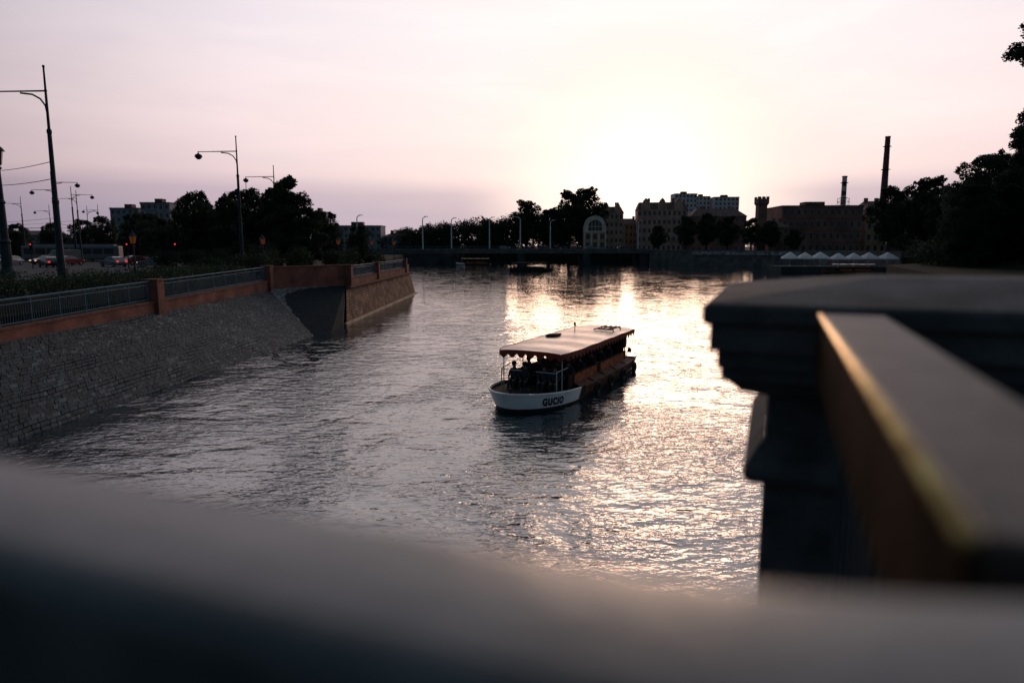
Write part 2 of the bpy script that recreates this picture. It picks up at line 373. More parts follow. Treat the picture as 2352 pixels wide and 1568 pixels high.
for i in range(3):
    a,c=ys[i],ys[i+1]
    wallseg((AX(a),a),(AX(c),c),2.75,zt(a)-1.16,zt(c)-1.16,'low red brick wall with metal railing above cobbled slope')
    fence((AX(a)+0,a+.42),(AX(c),c-.42),zt(a)-1.16,zt(c)-1.16,zt(a),zt(c))
for y in ys: pier((AX(y)+.05,y),2.7,zt(y)+.12)
wallseg((-21.2,59.65),(-16.35,66.35),2.9,5.22,5.22,'solid red brick wall at the bend of the river wall')
QX=lambda y:-15.85+(y-66)*.0150
qs=[66.6,79.5,98.5]
for i in range(2):
    a,c=qs[i],qs[i+1]
    wallseg((QX(a)-.1,a+.42),(QX(c)-.1,c-.42),3.0,3.95,3.95,'low red brick wall on top of the quay')
    fence((QX(a)-.1,a+.42),(QX(c)-.1,c-.42),3.95,3.95,5.08,5.08,.2)
for y in qs: pier((QX(y)-.1,y),3.0,5.22,0,.8)
wallseg((QX(98.9)-.1,99.0),(-15.6,102.4),3.0,4.3,4.3,'short brick wall end at the quay corner')

# ------------------------------------------------------------------ foliage
def leaves(mb,c,r,n,size,rng,shell=.55,m=0):
    for _ in range(n):
        d=Vector((rng.gauss(0,1),rng.gauss(0,1),rng.gauss(0,1))).normalized()
        k=shell+(1-shell)*rng.random()**.7; k*=1+.18*noise.noise(d*2.3+Vector(c))
        p=Vector((c[0]+d.x*r[0]*k,c[1]+d.y*r[1]*k,c[2]+d.z*r[2]*k))
        u=Vector((rng.gauss(0,1),rng.gauss(0,1),rng.gauss(0,.7))).normalized(); v=u.cross(d+Vector((rng.gauss(0,.4),rng.gauss(0,.4),rng.gauss(0,.4))))
        if v.length<.1: continue
        v.normalize(); sz=size*rng.uniform(.55,1.3)
        mb.poly([p-u*sz,p-v*sz*.45,p+u*sz*.9,p+v*sz*.5],m)
def build_tree(seed,H,cr,nclump,nleaf,size,matl,label,tall=1.0,loc=(0,0,-100),base=.28,crad=.34,name='tree'):
    rng=random.Random(seed)
    t=thing(name,label,'tree',loc,0)
    cz0=H*base; cz=(H+cz0)/2; hz=(H-cz0)/2
    cl=[]
    for i in range(nclump):
        a=i*2.399+rng.uniform(-.4,.4); zf=-1+2*(i+.5)/nclump
        zf=max(-.92,min(.95,zf+rng.uniform(-.15,.15)))
        rr=math.sqrt(max(.02,1-abs(zf)**2.2))*rng.uniform(.35,.85)
        k=crad*cr*rng.uniform(.75,1.25)*(1-.35*max(zf,0))
        cl.append((Vector((math.cos(a)*rr*cr*.85,math.sin(a)*rr*cr*.85,cz+zf*hz*.88)),k))
    cl.append((Vector((0,0,cz)),cr*.45))
    mb=MB(); top=Vector((rng.uniform(-.3,.3),rng.uniform(-.3,.3),H*.8)); r0=H*.022+.05
    pts=[Vector((0,0,-.2)),Vector((rng.uniform(-.1,.1),0,H*.18)),Vector((rng.uniform(-.2,.2),rng.uniform(-.2,.2),H*.42)),top]
    mb.path(pts,[r0*1.35,r0,r0*.75,r0*.2],8)
    for c,k in cl:
        s=pts[1].lerp(pts[3],max(0,min(.85,(c.z-H*.25)/H*.9))); mid=s.lerp(c,.55)+Vector((0,0,-.03*H))
        mb.path([s,mid,c],[r0*.4,r0*.25,r0*.08],5)
    mb.obj('trunk',M['bark'],t)
    mb=MB()
    for c,k in cl:
        leaves(mb,c,(k*1.1,k*1.1,k*.85*tall),int(nleaf/len(cl)),size,rng)
        for _ in range(3):
            d=Vector((rng.gauss(0,1),rng.gauss(0,1),rng.gauss(0,.8))).normalized()*k*1.05
            leaves(mb,c+d,(k*.35,)*3,int(nleaf/len(cl)*.12),size,rng,.2)
    mb.obj('crown',matl,t,recalc=False)
    return t
def place(src,items,labels=None):
    first=True
    for it in items:
        (x,y,z,rot,sc)=it[:5]; lab=it[5] if len(it)>5 else None
        if first:
            src.location=(x,y,z); src.rotation_euler=(0,0,rot); src.scale=(sc,)*3 if not isinstance(sc,tuple) else sc
            if lab: src['label']=lab
            first=False
        else: copy_thing(src,(x,y,z),rot,sc,lab)
T1=build_tree(1,10,3.9,24,12000,.17,M['leaf'],'leafy park tree with rounded crown beside the street',base=.12)
T1['group']='park trees on the river bank'
place(T1,[(-39.5,86,GZ,.3,.96),(-36.5,95,GZ,1.7,1.08),(-33,98,GZ,2.6,.98),(-56,112,GZ,4.0,.74),(-50,118,GZ,5.0,.90),(-24,108,GZ,.9,.62),(-64,125,GZ,2.2,.74),(-43,97,GZ,3.1,.92),(-47,104,GZ,1.2,.8),(-61,135,GZ,2,.95),(-73,140,GZ,2.9,.95),(-27,100,GZ,4,.8),(-82,150,GZ,1,1.0),(-90,152,GZ,3,.95),(-98,158,GZ,5,.9),(-68,132,GZ,.2,.8),(-110,165,GZ,.2,.85),(-122,170,GZ,2.2,.85),(-40,104,GZ,5.1,1.0)])
T2=build_tree(5,12,3.8,28,14000,.18,M['leaf'],'taller pointed leafy tree beside the river wall',1.15,base=.10,crad=.30)
T2['group']='park trees on the river bank'
place(T2,[(-28.5,88,GZ,.3,.98),(-31.5,92,GZ,1.9,.90),(-25.2,86,GZ,3.9,.66),(-34.5,84,GZ,2.0,.76)])
def bush(loc,r,h,seed,n=2200,size=.12,label='dense dark green bush behind the river wall'):
    rng=random.Random(seed); t=thing('bush',label,'bush',loc,0,'bushes on the river bank')
    mb=MB()
    for i in range(7):
        a=rng.uniform(0,6.28); d=rng.uniform(0,.6)*r
        leaves(mb,(math.cos(a)*d,math.sin(a)*d,h*rng.uniform(.35,.62)),(r*.5,r*.5,h*.42),n//7,size,rng,.4)
    mb.obj('foliage',M['leaf'],t,recalc=False)
    mb=MB()
    for i in range(5): 
        a=rng.uniform(0,6.28); mb.cyl((0,0,-.1),(math.cos(a)*r*.4,math.sin(a)*r*.4,h*.6),.04,.015,5)
    mb.obj('stem',M['bark'],t)
for i,(x,y,r,h) in enumerate([(-24,64,2.2,2.6),(-22.5,72,2.4,3.2),(-26,74,2.6,3.4),(-20.5,80,2.2,2.8),(-29,80,2.8,3.6),(-33,76,2.5,3.0),(-36,78,2.6,2.9),(-40,80,2.4,2.6),(-18.7,92,1.8,2.2),(-27,68,2.2,2.3),(-31,70,2.2,2.0),(-21,86,2.2,3.2),(-19.5,98,1.8,2.6)]):
    bush((x,y,GZ),r,h,i+40)
rng=random.Random(3); mb=MB()
y=8.0
while y<60:
    for dx in (0,1.5,3.0):
        leaves(mb,(-23.4-dx+rng.uniform(-.3,.3),y+rng.uniform(-.3,.3),GZ+.55+rng.uniform(0,.2)),(1.0,1.0,.8+rng.uniform(0,.35)),420,.09,rng,.5)
    y+=1.25
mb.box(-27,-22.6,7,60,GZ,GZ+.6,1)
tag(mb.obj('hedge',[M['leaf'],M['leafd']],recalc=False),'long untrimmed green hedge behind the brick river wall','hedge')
rng=random.Random(9); mb=MB()
def wood(x0,x1,y0,y1,ztop,n,k=4.0):
    for i in range(n):
        x=rng.uniform(x0,x1); yy=rng.uniform(y0,y1); zt_=ztop(x)
        z=GZ+rng.uniform(.25,1)*(zt_-GZ)-2.5
        kk=k*rng.uniform(.7,1.3)
        leaves(mb,(x,yy,max(z,GZ+2)),(kk,kk,kk*.8),230,.55,rng,.5)
wood(-54,40,314,332,lambda x: 15.5+ (x+54)/94*11+2.5*noise.noise(Vector((x*.09,0,0))),330)
wood(-190,-50,314,345,lambda x: 12+2*noise.noise(Vector((x*.06,2,0))),110)
wood(120,290,270,300,lambda x: 19+3*noise.noise(Vector((x*.06,7,0))),150,5)
wood(120,200,170,230,lambda x: 15+3*noise.noise(Vector((x*.06,7,0))),70,4)
wood(-330,-105,190,240,lambda x: 10.5+2*noise.noise(Vector((x*.06,2,0))),190)
tag(mb.obj('woodland',M['leafd'],recalc=False),'dark wooded river bank beyond the bridge','woodland',kind='stuff')
rng=random.Random(19); mb=MB()
for i in range(150):
    u=rng.random(); x=60+u*50+rng.uniform(2,10); y=108+u*46+rng.uniform(-6,3)
    leaves(mb,(x,y,GZ+1.2+rng.random()*1.2),(2.4,2.4,1.9),150,.3,rng,.4)
for i in range(50):
    u=rng.random(); leaves(mb,(108+rng.uniform(-1,6),150+u*36,GZ+1.5),(2.4,2.4,2.2),150,.3,rng,.4)
tag(mb.obj('shrubbery',M['leafd'],recalc=False),'dark shrubs along the river bank','shrubs',kind='stuff')
T3=build_tree(11,20,7.5,26,7000,.42,M['leafd'],'broad dark tree rising above the far bank',base=.22,crad=.29)
T3['group']='trees on the far bank'
place(T3,[(6.5,318,GZ,0,1.20,'round tree standing above the wooded bank'),(26.5,320,GZ,1,1.42,'tall airy tree standing above the wooded bank'),(34.5,323,GZ,2.5,1.5,'tall airy tree standing above the wooded bank'),
 (17,320,GZ,2.2,1.0),(57,270,GZ,2,.55),(66,262,GZ,.5,.72),(73,259,GZ,1.5,.76),(80,256,GZ,3,.70),(87,251,GZ,4,.66),(92,246,GZ,5,.60),(100,245,GZ,5.6,.45),
 (109,200,GZ,1.1,1.0),(115,192,GZ,2.8,1.10),(124,198,GZ,.6,1.0),(114,184,GZ,3.3,.72),(138,200,GZ,4.1,1.05)])
T4=build_tree(21,20,7.8,38,34000,.24,M['leafd'],'large dense dark tree on the river bank',base=.04,crad=.32)
T4['group']='trees on the near bank'
place(T4,[(73,106,GZ,0,.86),(84,112,GZ,2,.98),(93,124,GZ,1,.90),(66,100,GZ,3.4,.60),(79,96,GZ,4.4,1.0),(103,136,GZ,5.2,.78),(72,84,GZ,2.4,.9),(86,128,GZ,.4,.8)])
rng=random.Random(77)
t=thing('tree','tall tree with ragged branches leaning over the water','tree',(40.2,46,GZ),0)
cl=[((-7.4,0,15.3),1.0),((-6.9,0,16.4),.9),((-6.3,.5,15.9),1.2),((-5.6,0,17.3),1.0),((-6.9,-.5,14.6),.7),((-5.4,0,12.2),1.0),((-6.0,0,11.2),1.1),((-6.5,.3,10.0),1.0),((-5.4,0,10.2),1.6),((-4.8,1,8.3),1.9),((-6.2,.5,8.6),1.1),((-6.6,1,7.2),1.0),((-3,0,14),2.2),((-2,1,17.5),2.2),((0,0,19),2.0),((-3.2,0,6.5),2.4),((-1,0,10.5),2.8),((2,0,13),3)]
mb=MB(); mb.path([(0,0,-.2),(-.2,0,5),(-.8,0,11),(-.5,0,18)],[.5,.4,.28,.08],10)
for c,k in cl:
    c=Vector(c); s=Vector((-.4,0,max(3,c.z-2.5))); mb.path([s,s.lerp(c,.5)+Vector((0,0,-.2)),c],[.13,.08,.03],6)
mb.obj('trunk',M['bark'],t)
mb=MB()
for c,k in cl:
    for j in range(5):
        d=Vector((rng.gauss(0,1),rng.gauss(0,1),rng.gauss(0,1))).normalized()*k*.62
        leaves(mb,Vector(c)+d,(k*.5,k*.5,k*.4),int(160*k*k)+40,.13,rng,.2)
mb.obj('crown',M['leafd'],t,recalc=False)

# ------------------------------------------------------------------ lamp posts (left street)
def tall_post():
    t=thing('street_lamp','tall dark street lamp mast with curved bracket arm','street lamp',(0,0,GZ),0,'tall street lamps along the street')
    mb=MB()
    mb.lathe([(.34,0),(.34,.9),(.26,1.1),(.21,2.2),(.19,2.5),(.165,5.5),(.19,5.55),(.19,5.7),(.14,5.8),(.115,9.6),(.14,9.65),(.14,9.8),(.08,9.9),(.065,12.0),(.085,12.05),(.06,12.15),(.05,13.35),(.075,13.42),(.06,13.5)],10)
    mb.obj('pole',M['pole'],t,smooth=False)
    mb=MB(); mb.cyl((0,0,12.05),(-3.75,0,12.0),.05,.035,8)
    pts=[Vector((0,0,10.6)),Vector((-.08,0,11.2)),Vector((-.35,0,11.6)),Vector((-.8,0,11.85)),Vector((-1.5,0,11.93))]; mb.path(pts,[.05]*5,8)
    mb.obj('arm',M['pole'],t)
    mb=MB(); mb.lathe([(.03,12.0),(.05,11.9),(.10,11.82),(.30,11.72),(.36,11.55),(.36,11.50)],12,(-3.7,0,0)); mb.obj('lamp_shade',M['pole'],t)
    mb=MB(); mb.lathe([(.30,11.495),(.24,11.36),(.1,11.28)],12,(-3.7,0,0)); mb.obj('lamp_glass',M['glass'],t)
    return t
TP=tall_post()
place(TP,[(-27.5,41.9,GZ,0,1),(-26.6,67.8,GZ,0,1),(-31.4,92.1,GZ,0,1),(-66,100,GZ,rad(180),1),(-66.2,101,GZ,0,.92),(-78.5,124,GZ,rad(180),1),(-78,124.6,GZ,0,.95),(-106,150,GZ,rad(30),1),(-105,176,GZ,0,1),(-91,178,GZ,0,1),(-62,140,GZ,0,.98),(-98,160,GZ,rad(160),.9),(-112,168,GZ,0,.95),(-45,118,GZ,0,1)])
def lantern():
    t=thing('lantern_post','old-style lantern with glass painted with amber sun glow on dark iron post','street lamp',(0,0,GZ),0,'old-style lanterns along the river wall')
    mb=MB(); mb.lathe([(.16,0),(.14,.5),(.08,.6),(.055,1.2),(.05,2.9),(.09,2.95),(.05,3.05),(.07,3.15)],10); mb.obj('post',M['pole'],t)
    mb=MB(); mb.lathe([(.12,3.16),(.17,3.2),(.25,3.62)],6); mb.obj('lamp_glass',M['lamp'],t)
    mb=MB(); mb.lathe([(.31,3.625),(.20,3.78),(.09,3.9),(.03,4.05),(.01,4.12)],6)
    for i in range(6):
        a=i*math.pi/3; mb.cyl((.175*math.cos(a),.175*math.sin(a),3.18),(.262*math.cos(a),.262*math.sin(a),3.64),.02,n=4)
    mb.obj('cap',M['pole'],t); return t
LN=lantern()
place(LN,[(-25,45.5,GZ,0,1),(-22.7,62.8,GZ,0,1),(-19.4,77,GZ,0,1),(-18.3,90,GZ,0,1),(-17.3,101,GZ,0,1)])
t=thing('lantern_mast','thick ornate iron mast topped by a lantern','street lamp',(-36.75,50,GZ),0)
mb=MB(); mb.lathe([(.5,0),(.5,1.2),(.36,1.5),(.32,3.2),(.40,3.3),(.26,3.5),(.22,6),(.3,6.1),(.2,6.3),(.17,8.4),(.28,8.5),(.15,8.7)],12); mb.obj('post',M['pole'],t)
mb=MB(); mb.lathe([(.2,8.7),(.30,8.8),(.42,9.7)],8); mb.obj('lamp_glass',M['glass'],t)
mb=MB(); mb.lathe([(.56,9.7),(.40,9.95),(.2,10.1),(.08,10.35),(.02,10.6)],8); mb.obj('cap',M['pole'],t)
def wire(a,b_,sag=.5,r=.022):
    a=Vector(a);b_=Vector(b_); pts=[]
    for i in range(13):
        s=i/12; p=a.lerp(b_,s); p.z-=sag*4*s*(1-s); pts.append(p)
    mb=MB(); mb.path(pts,[r]*13,4)
    tag(mb.obj('overhead_wire',M['black']),'thin dark overhead tram wire strung between masts','wire','overhead tram wires')
wire((-27.5,41.9,12.0),(-60,78,15.4),.3); wire((-27.5,41.9,11.0),(-60,74,14.2),.6); wire((-27.5,41.9,12.0),(-66,100,11.5),.8)
wire((-66,100,11),(-120,130,11),.6); wire((-66,100,10.3),(-26.6,67.8,9.0),.9); wire((-78,124,11.5),(-130,150,11.5),.6); wire((-31.4,92.1,10.3),(-78,124,11),.8); wire((-120,112,10.5),(-44,140,11.0),.5); wire((-105,176,11),(-44,150,11),.6); wire((-66,100,9.6),(-130,104,9.4),.3)

# ------------------------------------------------------------------ cars
def car(paint,label,grp='cars on the street'):
    t=thing('car',label,'car',(0,0,GZ+.03),0,grp)
    W=.87
    mb=MB(); w0=lambda z: W-(.05 if z<.35 else 0)-(.22*(z-.9)/.5 if z>.9 else 0)
    prof=[(-2.1,.35),(-2.15,.62),(-2.05,.92),(-1.75,.98),(-1.2,1.36),(-.6,1.45),(.2,1.42),(.95,1.0),(1.85,.86),(2.12,.66),(2.1,.32),(1.7,.22),(-1.7,.22)]
    mb.prism([(x,-w0(z),z) for x,z in prof],[(x,w0(z),z) for x,z in prof]); mb.obj('body',paint,t,bevel=.03)
    mb=MB()
    for s in (-1,1):
        g=[(-1.45,1.0),(-1.05,1.30),(-.55,1.38),(.15,1.35),(.72,1.02)]
        pts=[(x,s*(w0(z)+.012),z) for x,z in g]; mb.poly(pts)
    mb.poly([(.98,-.72,1.005),(.98,.72,1.005),(.30,.62,1.39),(.30,-.62,1.39)]); mb.poly([(-1.74,-.72,1.02),(-1.74,.72,1.02),(-1.24,.62,1.36),(-1.24,-.62,1.36)])
    mb.obj('window',M['glass'],t)
    for x in (-1.35,1.35):
        for s in (-1,1):
            mb=MB(); mb.cyl((x,s*.72,.32),(x,s*.90,.32),.32,n=16); wh=mb.obj('wheel',M['tyre'],t)
            mb=MB(); mb.cyl((x,s*.89,.32),(x,s*.915,.32),.19,n=12); mb.obj('rim',M['rim'],wh)
    for s in (-1,1):
        mb=MB(); mb.box(2.0,2.14,s*.62-.16,s*.62+.16,.60,.76); mb.obj('headlight',M['head'],t)
        mb=MB(); mb.box(-2.17,-2.02,s*.64-.15,s*.64+.15,.66,.86); mb.obj('taillight',M['tail'],t)
    return t
c1=car(M['carA'],'dark hatchback car with lights on, on the street'); c2=car(M['carB'],'silver car with lights on, on the street'); c3=car(M['carC'],'red car with tail lights on, on the street')
place(c1,[(-76,112,GZ+.03,rad(250),1),(-87,118,GZ+.03,rad(70),1),(-66,98,GZ+.03,rad(140),1),(-93,113,GZ+.03,rad(290),1),(-80,102,GZ+.03,rad(80),1)])
place(c2,[(-51,98,GZ+.03,rad(200),1),(-58,100,GZ+.03,rad(150),1),(-79,108,GZ+.03,rad(270),1)])
place(c3,[(-69,107,GZ+.03,rad(75),1),(-60,110,GZ+.03,rad(60),1)])
t=thing('tram','pale city tram with dark window band on the street','tram',(-88,138,GZ+.03),rad(8))
mb=MB(); mb.box(-9,9,-1.2,1.2,.35,3.0); mb.obj('body',M['carW'],t,bevel=.25)
mb=MB(); mb.box(-8,8,-.8,.8,3.0,3.3); mb.obj('roof',M['grey'],t,bevel=.08)
for i in range(8):
    mb=MB(); mb.box(-8.4+i*2.1,-6.6+i*2.1,-1.23,-1.19,1.4,2.5); mb.obj('window',M['glass'],t)
for i in (-6,-4,4,6):
    mb=MB(); mb.cyl((i,-1.15,.36),(i,-.95,.36),.33,n=14); mb.obj('wheel',M['tyre'],t)
t=thing('van','grey delivery van on the street','van',(-77,118,GZ+.03),rad(250))
mb=MB(); pr=[(-2.6,.4),(-2.6,2.2),(-2.4,2.35),(1.3,2.35),(1.9,1.5),(2.6,1.2),(2.65,.4)]
mb.prism([(x,-.95,z) for x,z in pr],[(x,.95,z) for x,z in pr]); mb.obj('body',M['carW'],t,bevel=.06)
mb=MB(); mb.poly([(1.36,-.8,2.30),(1.36,.8,2.30),(1.93,.8,1.55),(1.93,-.8,1.55)]); mb.obj('window',M['glass'],t)
for x in (-1.7,1.6):
    for s in (-1,1):
        mb=MB(); mb.cyl((x,s*.8,.36),(x,s*.99,.36),.36,n=14); mb.obj('wheel',M['tyre'],t)
for s in (-1,1):
    mb=MB(); mb.box(2.55,2.68,s*.7-.15,s*.7+.15,.75,.95); mb.obj('headlight',M['head'],t)
def signal():
    t=thing('traffic_light','traffic light showing red on a thin pole','traffic light',(0,0,GZ),0,'traffic lights at the junction')
    mb=MB(); mb.cyl((0,0,0),(0,0,3.2),.06,n=8); mb.obj('pole',M['pole'],t)
    mb=MB(); mb.box(-.16,.16,-.12,.12,2.5,3.4); mb.obj('housing',M['black'],t,bevel=.02)
    mb=MB(); mb.cyl((0,-.125,3.22),(0,-.16,3.22),.10,n=12); mb.obj('lens',M['tail'],t)
    return t
place(signal(),[(-48,86,GZ,0,1),(-62.8,90,GZ,0,1),(-41,84,GZ,0,1)])

# ------------------------------------------------------------------ far bridge
t=thing('road_bridge','low wide dark concrete road bridge over the river','bridge',(0,264,0),0)
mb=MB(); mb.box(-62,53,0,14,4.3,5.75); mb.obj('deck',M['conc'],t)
mb=MB(); mb.box(-62,53,-.35,-.02,5.1,6.0); mb.obj('cornice',M['stonefar'],t)
mb=MB()
for z in (6.9,6.5): mb.box(-62,53,-.25,-.15,z,z+.1)
for i in range(78): mb.box(-62+i*1.48,-61.9+i*1.48,-.24,-.16,6.0,6.9)
mb.obj('parapet',M['railm'],t)
for x0,x1 in ((-49,-20),(2,5),(27,30),(49,53)):
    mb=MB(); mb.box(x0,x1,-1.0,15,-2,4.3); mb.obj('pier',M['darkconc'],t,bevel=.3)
mb=MB()
for x in range(-19,49,3): mb.box(x,x+.5,.3,13.7,3.6,4.3)
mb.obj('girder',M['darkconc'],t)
def blamp():
    t=thing('bridge_lamp','slender pale street lamp with short tilted head','street lamp',(0,0,5.8),0,'pale street lamps on the bridge')
    mb=MB(); mb.path([(0,0,0),(0,0,8),(0,0,11),(.25,0,11.6),(1.0,0,12.0)],[.26,.21,.17,.15,.13],8); mb.obj('pole',M['bridgel'],t)
    mb=MB(); mb.box(.7,2.1,-.25,.25,11.95,12.2); mb.obj('lamp_head',M['bridgel'],t,bevel=.04); return t
place(blamp(),[(-34,263,5.75,0,1.02),(-24.2,276,5.75,0,1.02),(-8.6,263.9,5.75,0,1.0),(3.2,267,5.75,rad(180),1.02),(14.8,267,5.75,0,.92),(49,268,5.75,0,.92),(-60,268,5.75,0,1.08)])
for i,(x,r) in enumerate(((-3,0),(12,180),(31,0),(44,180))):
    k=copy_thing(c1 if i%2 else c2,(x,270 if r==0 else 274,5.76),rad(r),1,'small car crossing the road bridge')
# ------------------------------------------------------------------ buildings
def winmesh(w,h,gm):
    mb=MB(); f=.08
    mb.box(-w/2,w/2,-.06,0,0,f,0); mb.box(-w/2,w/2,-.06,0,h-f,h,0); mb.box(-w/2,-w/2+f,-.06,0,f,h-f,0); mb.box(w/2-f,w/2,-.06,0,f,h-f,0); mb.box(-.03,.03,-.05,0,f,h-f,0)
    mb.box(-w/2+f,w/2-f,-.025,0,f,h-f,1)
    return mb.mesh('window',[M['frame'],gm])
WM={k:winmesh(1.3,2.0,M[k]) for k in ('glass',)}
def building(name,label,x0,x1,y,depth,z1,floors,cols,wm_,roof='flat',rot=0,z0=GZ,ws=1.0,roofm='roof',cat='building',group=None):
    cx=(x0+x1)/2; t=thing(name,label,cat,(cx,y,z0),rot,group); W=x1-x0; H=z1-z0
    bh=H if roof=='flat' else H*.82
    mb=MB(); mb.box(-W/2,W/2,0,depth,0,bh,0)
    mb.obj('wall',M[wm_],t)
    mb=MB(); mb.box(-W/2-.15,W/2+.15,-.2,-.003,bh-.5,bh-.1); 
    for f in range(1,floors): mb.box(-W/2,W/2,-.10,-.003,f*bh/floors-.12,f*bh/floors+.05)
    mb.obj('cornice',M[wm_],t)
    mb=MB()
    if roof=='flat': mb.box(-W/2-.2,W/2+.2,-.25,depth+.2,bh,bh+.35); mb.box(-W*.15,W*.1,depth*.3,depth*.6,bh+.35,bh+2)
    elif roof=='hip':
        a=min(W,depth)*.28
        mb.prism([(-W/2-.4,-.4,bh),(W/2+.4,-.4,bh),(W/2+.4,depth+.4,bh),(-W/2-.4,depth+.4,bh)],[(-W/2+a,depth*.35,H),(W/2-a,depth*.35,H),(W/2-a,depth*.65,H),(-W/2+a,depth*.65,H)])
    elif roof=='gables':
        mb.prism([(-W/2-.3,-.2,bh),(W/2+.3,-.2,bh),(W/2+.3,depth,bh),(-W/2-.3,depth,bh)],[(-W/2+1,3,H-1),(W/2-1,3,H-1),(W/2-1,depth-3,H-1),(-W/2+1,depth-3,H-1)])
    rf=mb.obj('roof',M[roofm],t)
    if roof=='gables':
        n=max(2,int(W/8))
        for i in range(n):
            c=-W/2+W*(i+.5)/n; g=W/n*.28
            mb=MB(); pr=[(c-g,bh),(c+g,bh),(c+g,bh+1.5),(c+g*.5,H-.2),(c,H+1),(c-g*.5,H-.2),(c-g,bh+1.5)]
            mb.prism([(x,-.25,z) for x,z in pr],[(x,2.5,z) for x,z in pr]); mb.obj('gable',M[wm_],t)
    for k in range(2 if roof!='flat' else 0):
        mb=MB(); cx_=-W*.25+k*W*.5; mb.box(cx_-.6,cx_+.6,depth*.4,depth*.4+1,H-1.5,H+1.2); mb.obj('chimney',M['brickfar'],t)
    for f in range(floors):
        for c in range(cols):
            o=bpy.data.objects.new('window',WM['glass']); COL.objects.link(o); o.parent=t
            o.location=(-W/2+W*(c+.5)/cols,-.004,f*bh/floors+bh/floors*.28)
            o.scale=(min(1.3,W/cols*.5/1.3)*ws,1,min(1.4,bh/floors*.5/2.0))
    return t
building('townhouse','brown ornate stone townhouse beside the bridge',43.0,54,336,14,27,5,5,'brown','gables')
building('townhouse','ochre rendered house with red roof',53,66,352,14,21,4,6,'ochre','hip')
building('tenement_house','long red-brown brick tenement with stepped gables',62,86,342,16,29.5,5,10,'brown','gables',rot=rad(-6))
building('tenement_house','dark tenement row with steep roof and chimneys',86.5,113,334,14,25,5,9,'brickfar','hip')
tb=[(117,133,500,44),(135,146,512,43),(147,165,505,42),(106,116,520,37)]
for (a,c,y,z) in tb: building('apartment_block','pale high-rise apartment block with rows of windows',a*1.0,c*1.0,y,14,z,12,6 if c-a>12 else 4,'white','flat',group='pale apartment blocks')
building('factory_building','long dark red brick industrial building',100,129,256,20,21.5,4,12,'brickfar','flat',rot=rad(-4))
building('factory_building','lower brick annex of the industrial building',96,101,252,14,16,3,2,'brickfar','hip')
building('townhouse','pale yellow house with steep roof behind trees',134,142,262,12,24,4,3,'ochre','hip')
building('townhouse','tall brick house with steep roof behind trees',143,160,250,12,25,4,5,'brickfar','hip')
building('office_building','grey office block with flat roof',-168,-156,290,12,22.5,6,5,'grey'); building('office_building','pale office block with flat roof',-153,-141,286,12,24.5,6,5,'grey')
building('office_building','low dark building beyond the street',-230,-165,245,12,12.5,3,12,'grey','hip')
building('apartment_block','white stepped apartment block behind trees',-90,-84,310,12,22,6,3,'grey','flat'); 
building('office_building','long pale modern office building near the bridge',-82,-60,316,12,16,4,9,'grey','flat')
building('office_building','low grey warehouse building near the bridge',-59,-46,316,12,13,2,6,'grey','hip')
building('townhouse','low dark house with hip roof beyond the street',-118,-100,250,12,13.5,3,6,'brown','hip')
t=thing('ornate_house','cream house with big round arched gable and ochre lower floors','building',(36.8,306,5),0); Wd=10.5; t.scale=(.94,1,.95)
mb=MB(); mb.box(-Wd/2,Wd/2,0,5,-1,8.5); mb.obj('wall',M['ochre'],t)
mb=MB(); pr=[(-Wd/2,8.5),(Wd/2,8.5),(Wd/2,11.5)]+[(Wd/2*.92*math.cos(a),11.5+4.6*math.sin(a)) for a in [math.pi*i/16 for i in range(17)]]+[(-Wd/2,11.5)]
mb.prism([(x,-.15,z) for x,z in pr],[(x,5,z) for x,z in pr]); mb.obj('gable',M['cream'],t)
mb=MB(); pr=[(-3.2,9.2),(3.2,9.2),(3.2,11.2)]+[(3.2*math.cos(a),11.2+2.9*math.sin(a)) for a in [math.pi*i/12 for i in range(13)]]+[(-3.2,11.2)]
mb.prism([(x,-.24,z) for x,z in pr],[(x,-.153,z) for x,z in pr]); mb.obj('window',M['glass'],t)
mb=MB()
for x in (-1.6,0,1.6): mb.box(x-.12,x+.12,-.32,-.245,9.2,13.4)
mb.box(-3.2,3.2,-.31,-.246,10.9,11.2); mb.obj('window_frame',M['cream'],t)
for x in (-5,-1.7,1.7,5):
    mb=MB(); mb.box(x-.3,x+.3,-.4,-.003,-1,8.45); mb.obj('pilaster',M['cream'],t)
for f in range(2):
    for x in (-3.35,0,3.35):
        o=bpy.data.objects.new('window',WM['glass']); COL.objects.link(o); o.parent=t; o.location=(x,-.005,1.2+f*4); o.scale=(1.5,1,1.3)
mb=MB(); mb.box(25,52,298,312.0,-2.9,4.5); tag(mb.obj('river_bank',M['grass']),None,None,kind='structure')
t=thing('brick_tower','slim brick tower with battlements','tower',(92.5,256,GZ),0)
mb=MB(); mb.box(-1.6,1.6,0,3.2,0,17.8); mb.obj('shaft',M['brickfar'],t)
mb=MB(); mb.prism([(-1.6,0,17.8),(1.6,0,17.8),(1.6,3.2,17.8),(-1.6,3.2,17.8)],[(-2.05,-.45,18.5),(2.05,-.45,18.5),(2.05,3.65,18.5),(-2.05,3.65,18.5)]); mb.box(-2.05,2.05,-.45,3.65,18.5,20.2)
for x in (-2.05,-.5,1.05):
    mb.box(x,x+1.0,-.45,0,20.2,21.0); mb.box(x,x+1.0,3.2,3.65,20.2,21.0)
mb.obj('battlement',M['brickfar'],t)
for z in (8,13,18.7):
    o=bpy.data.objects.new('window',WM['glass']); COL.objects.link(o); o.parent=t; o.location=(0,-.004 if z<18 else -.454,z); o.scale=(.6,1,.6)
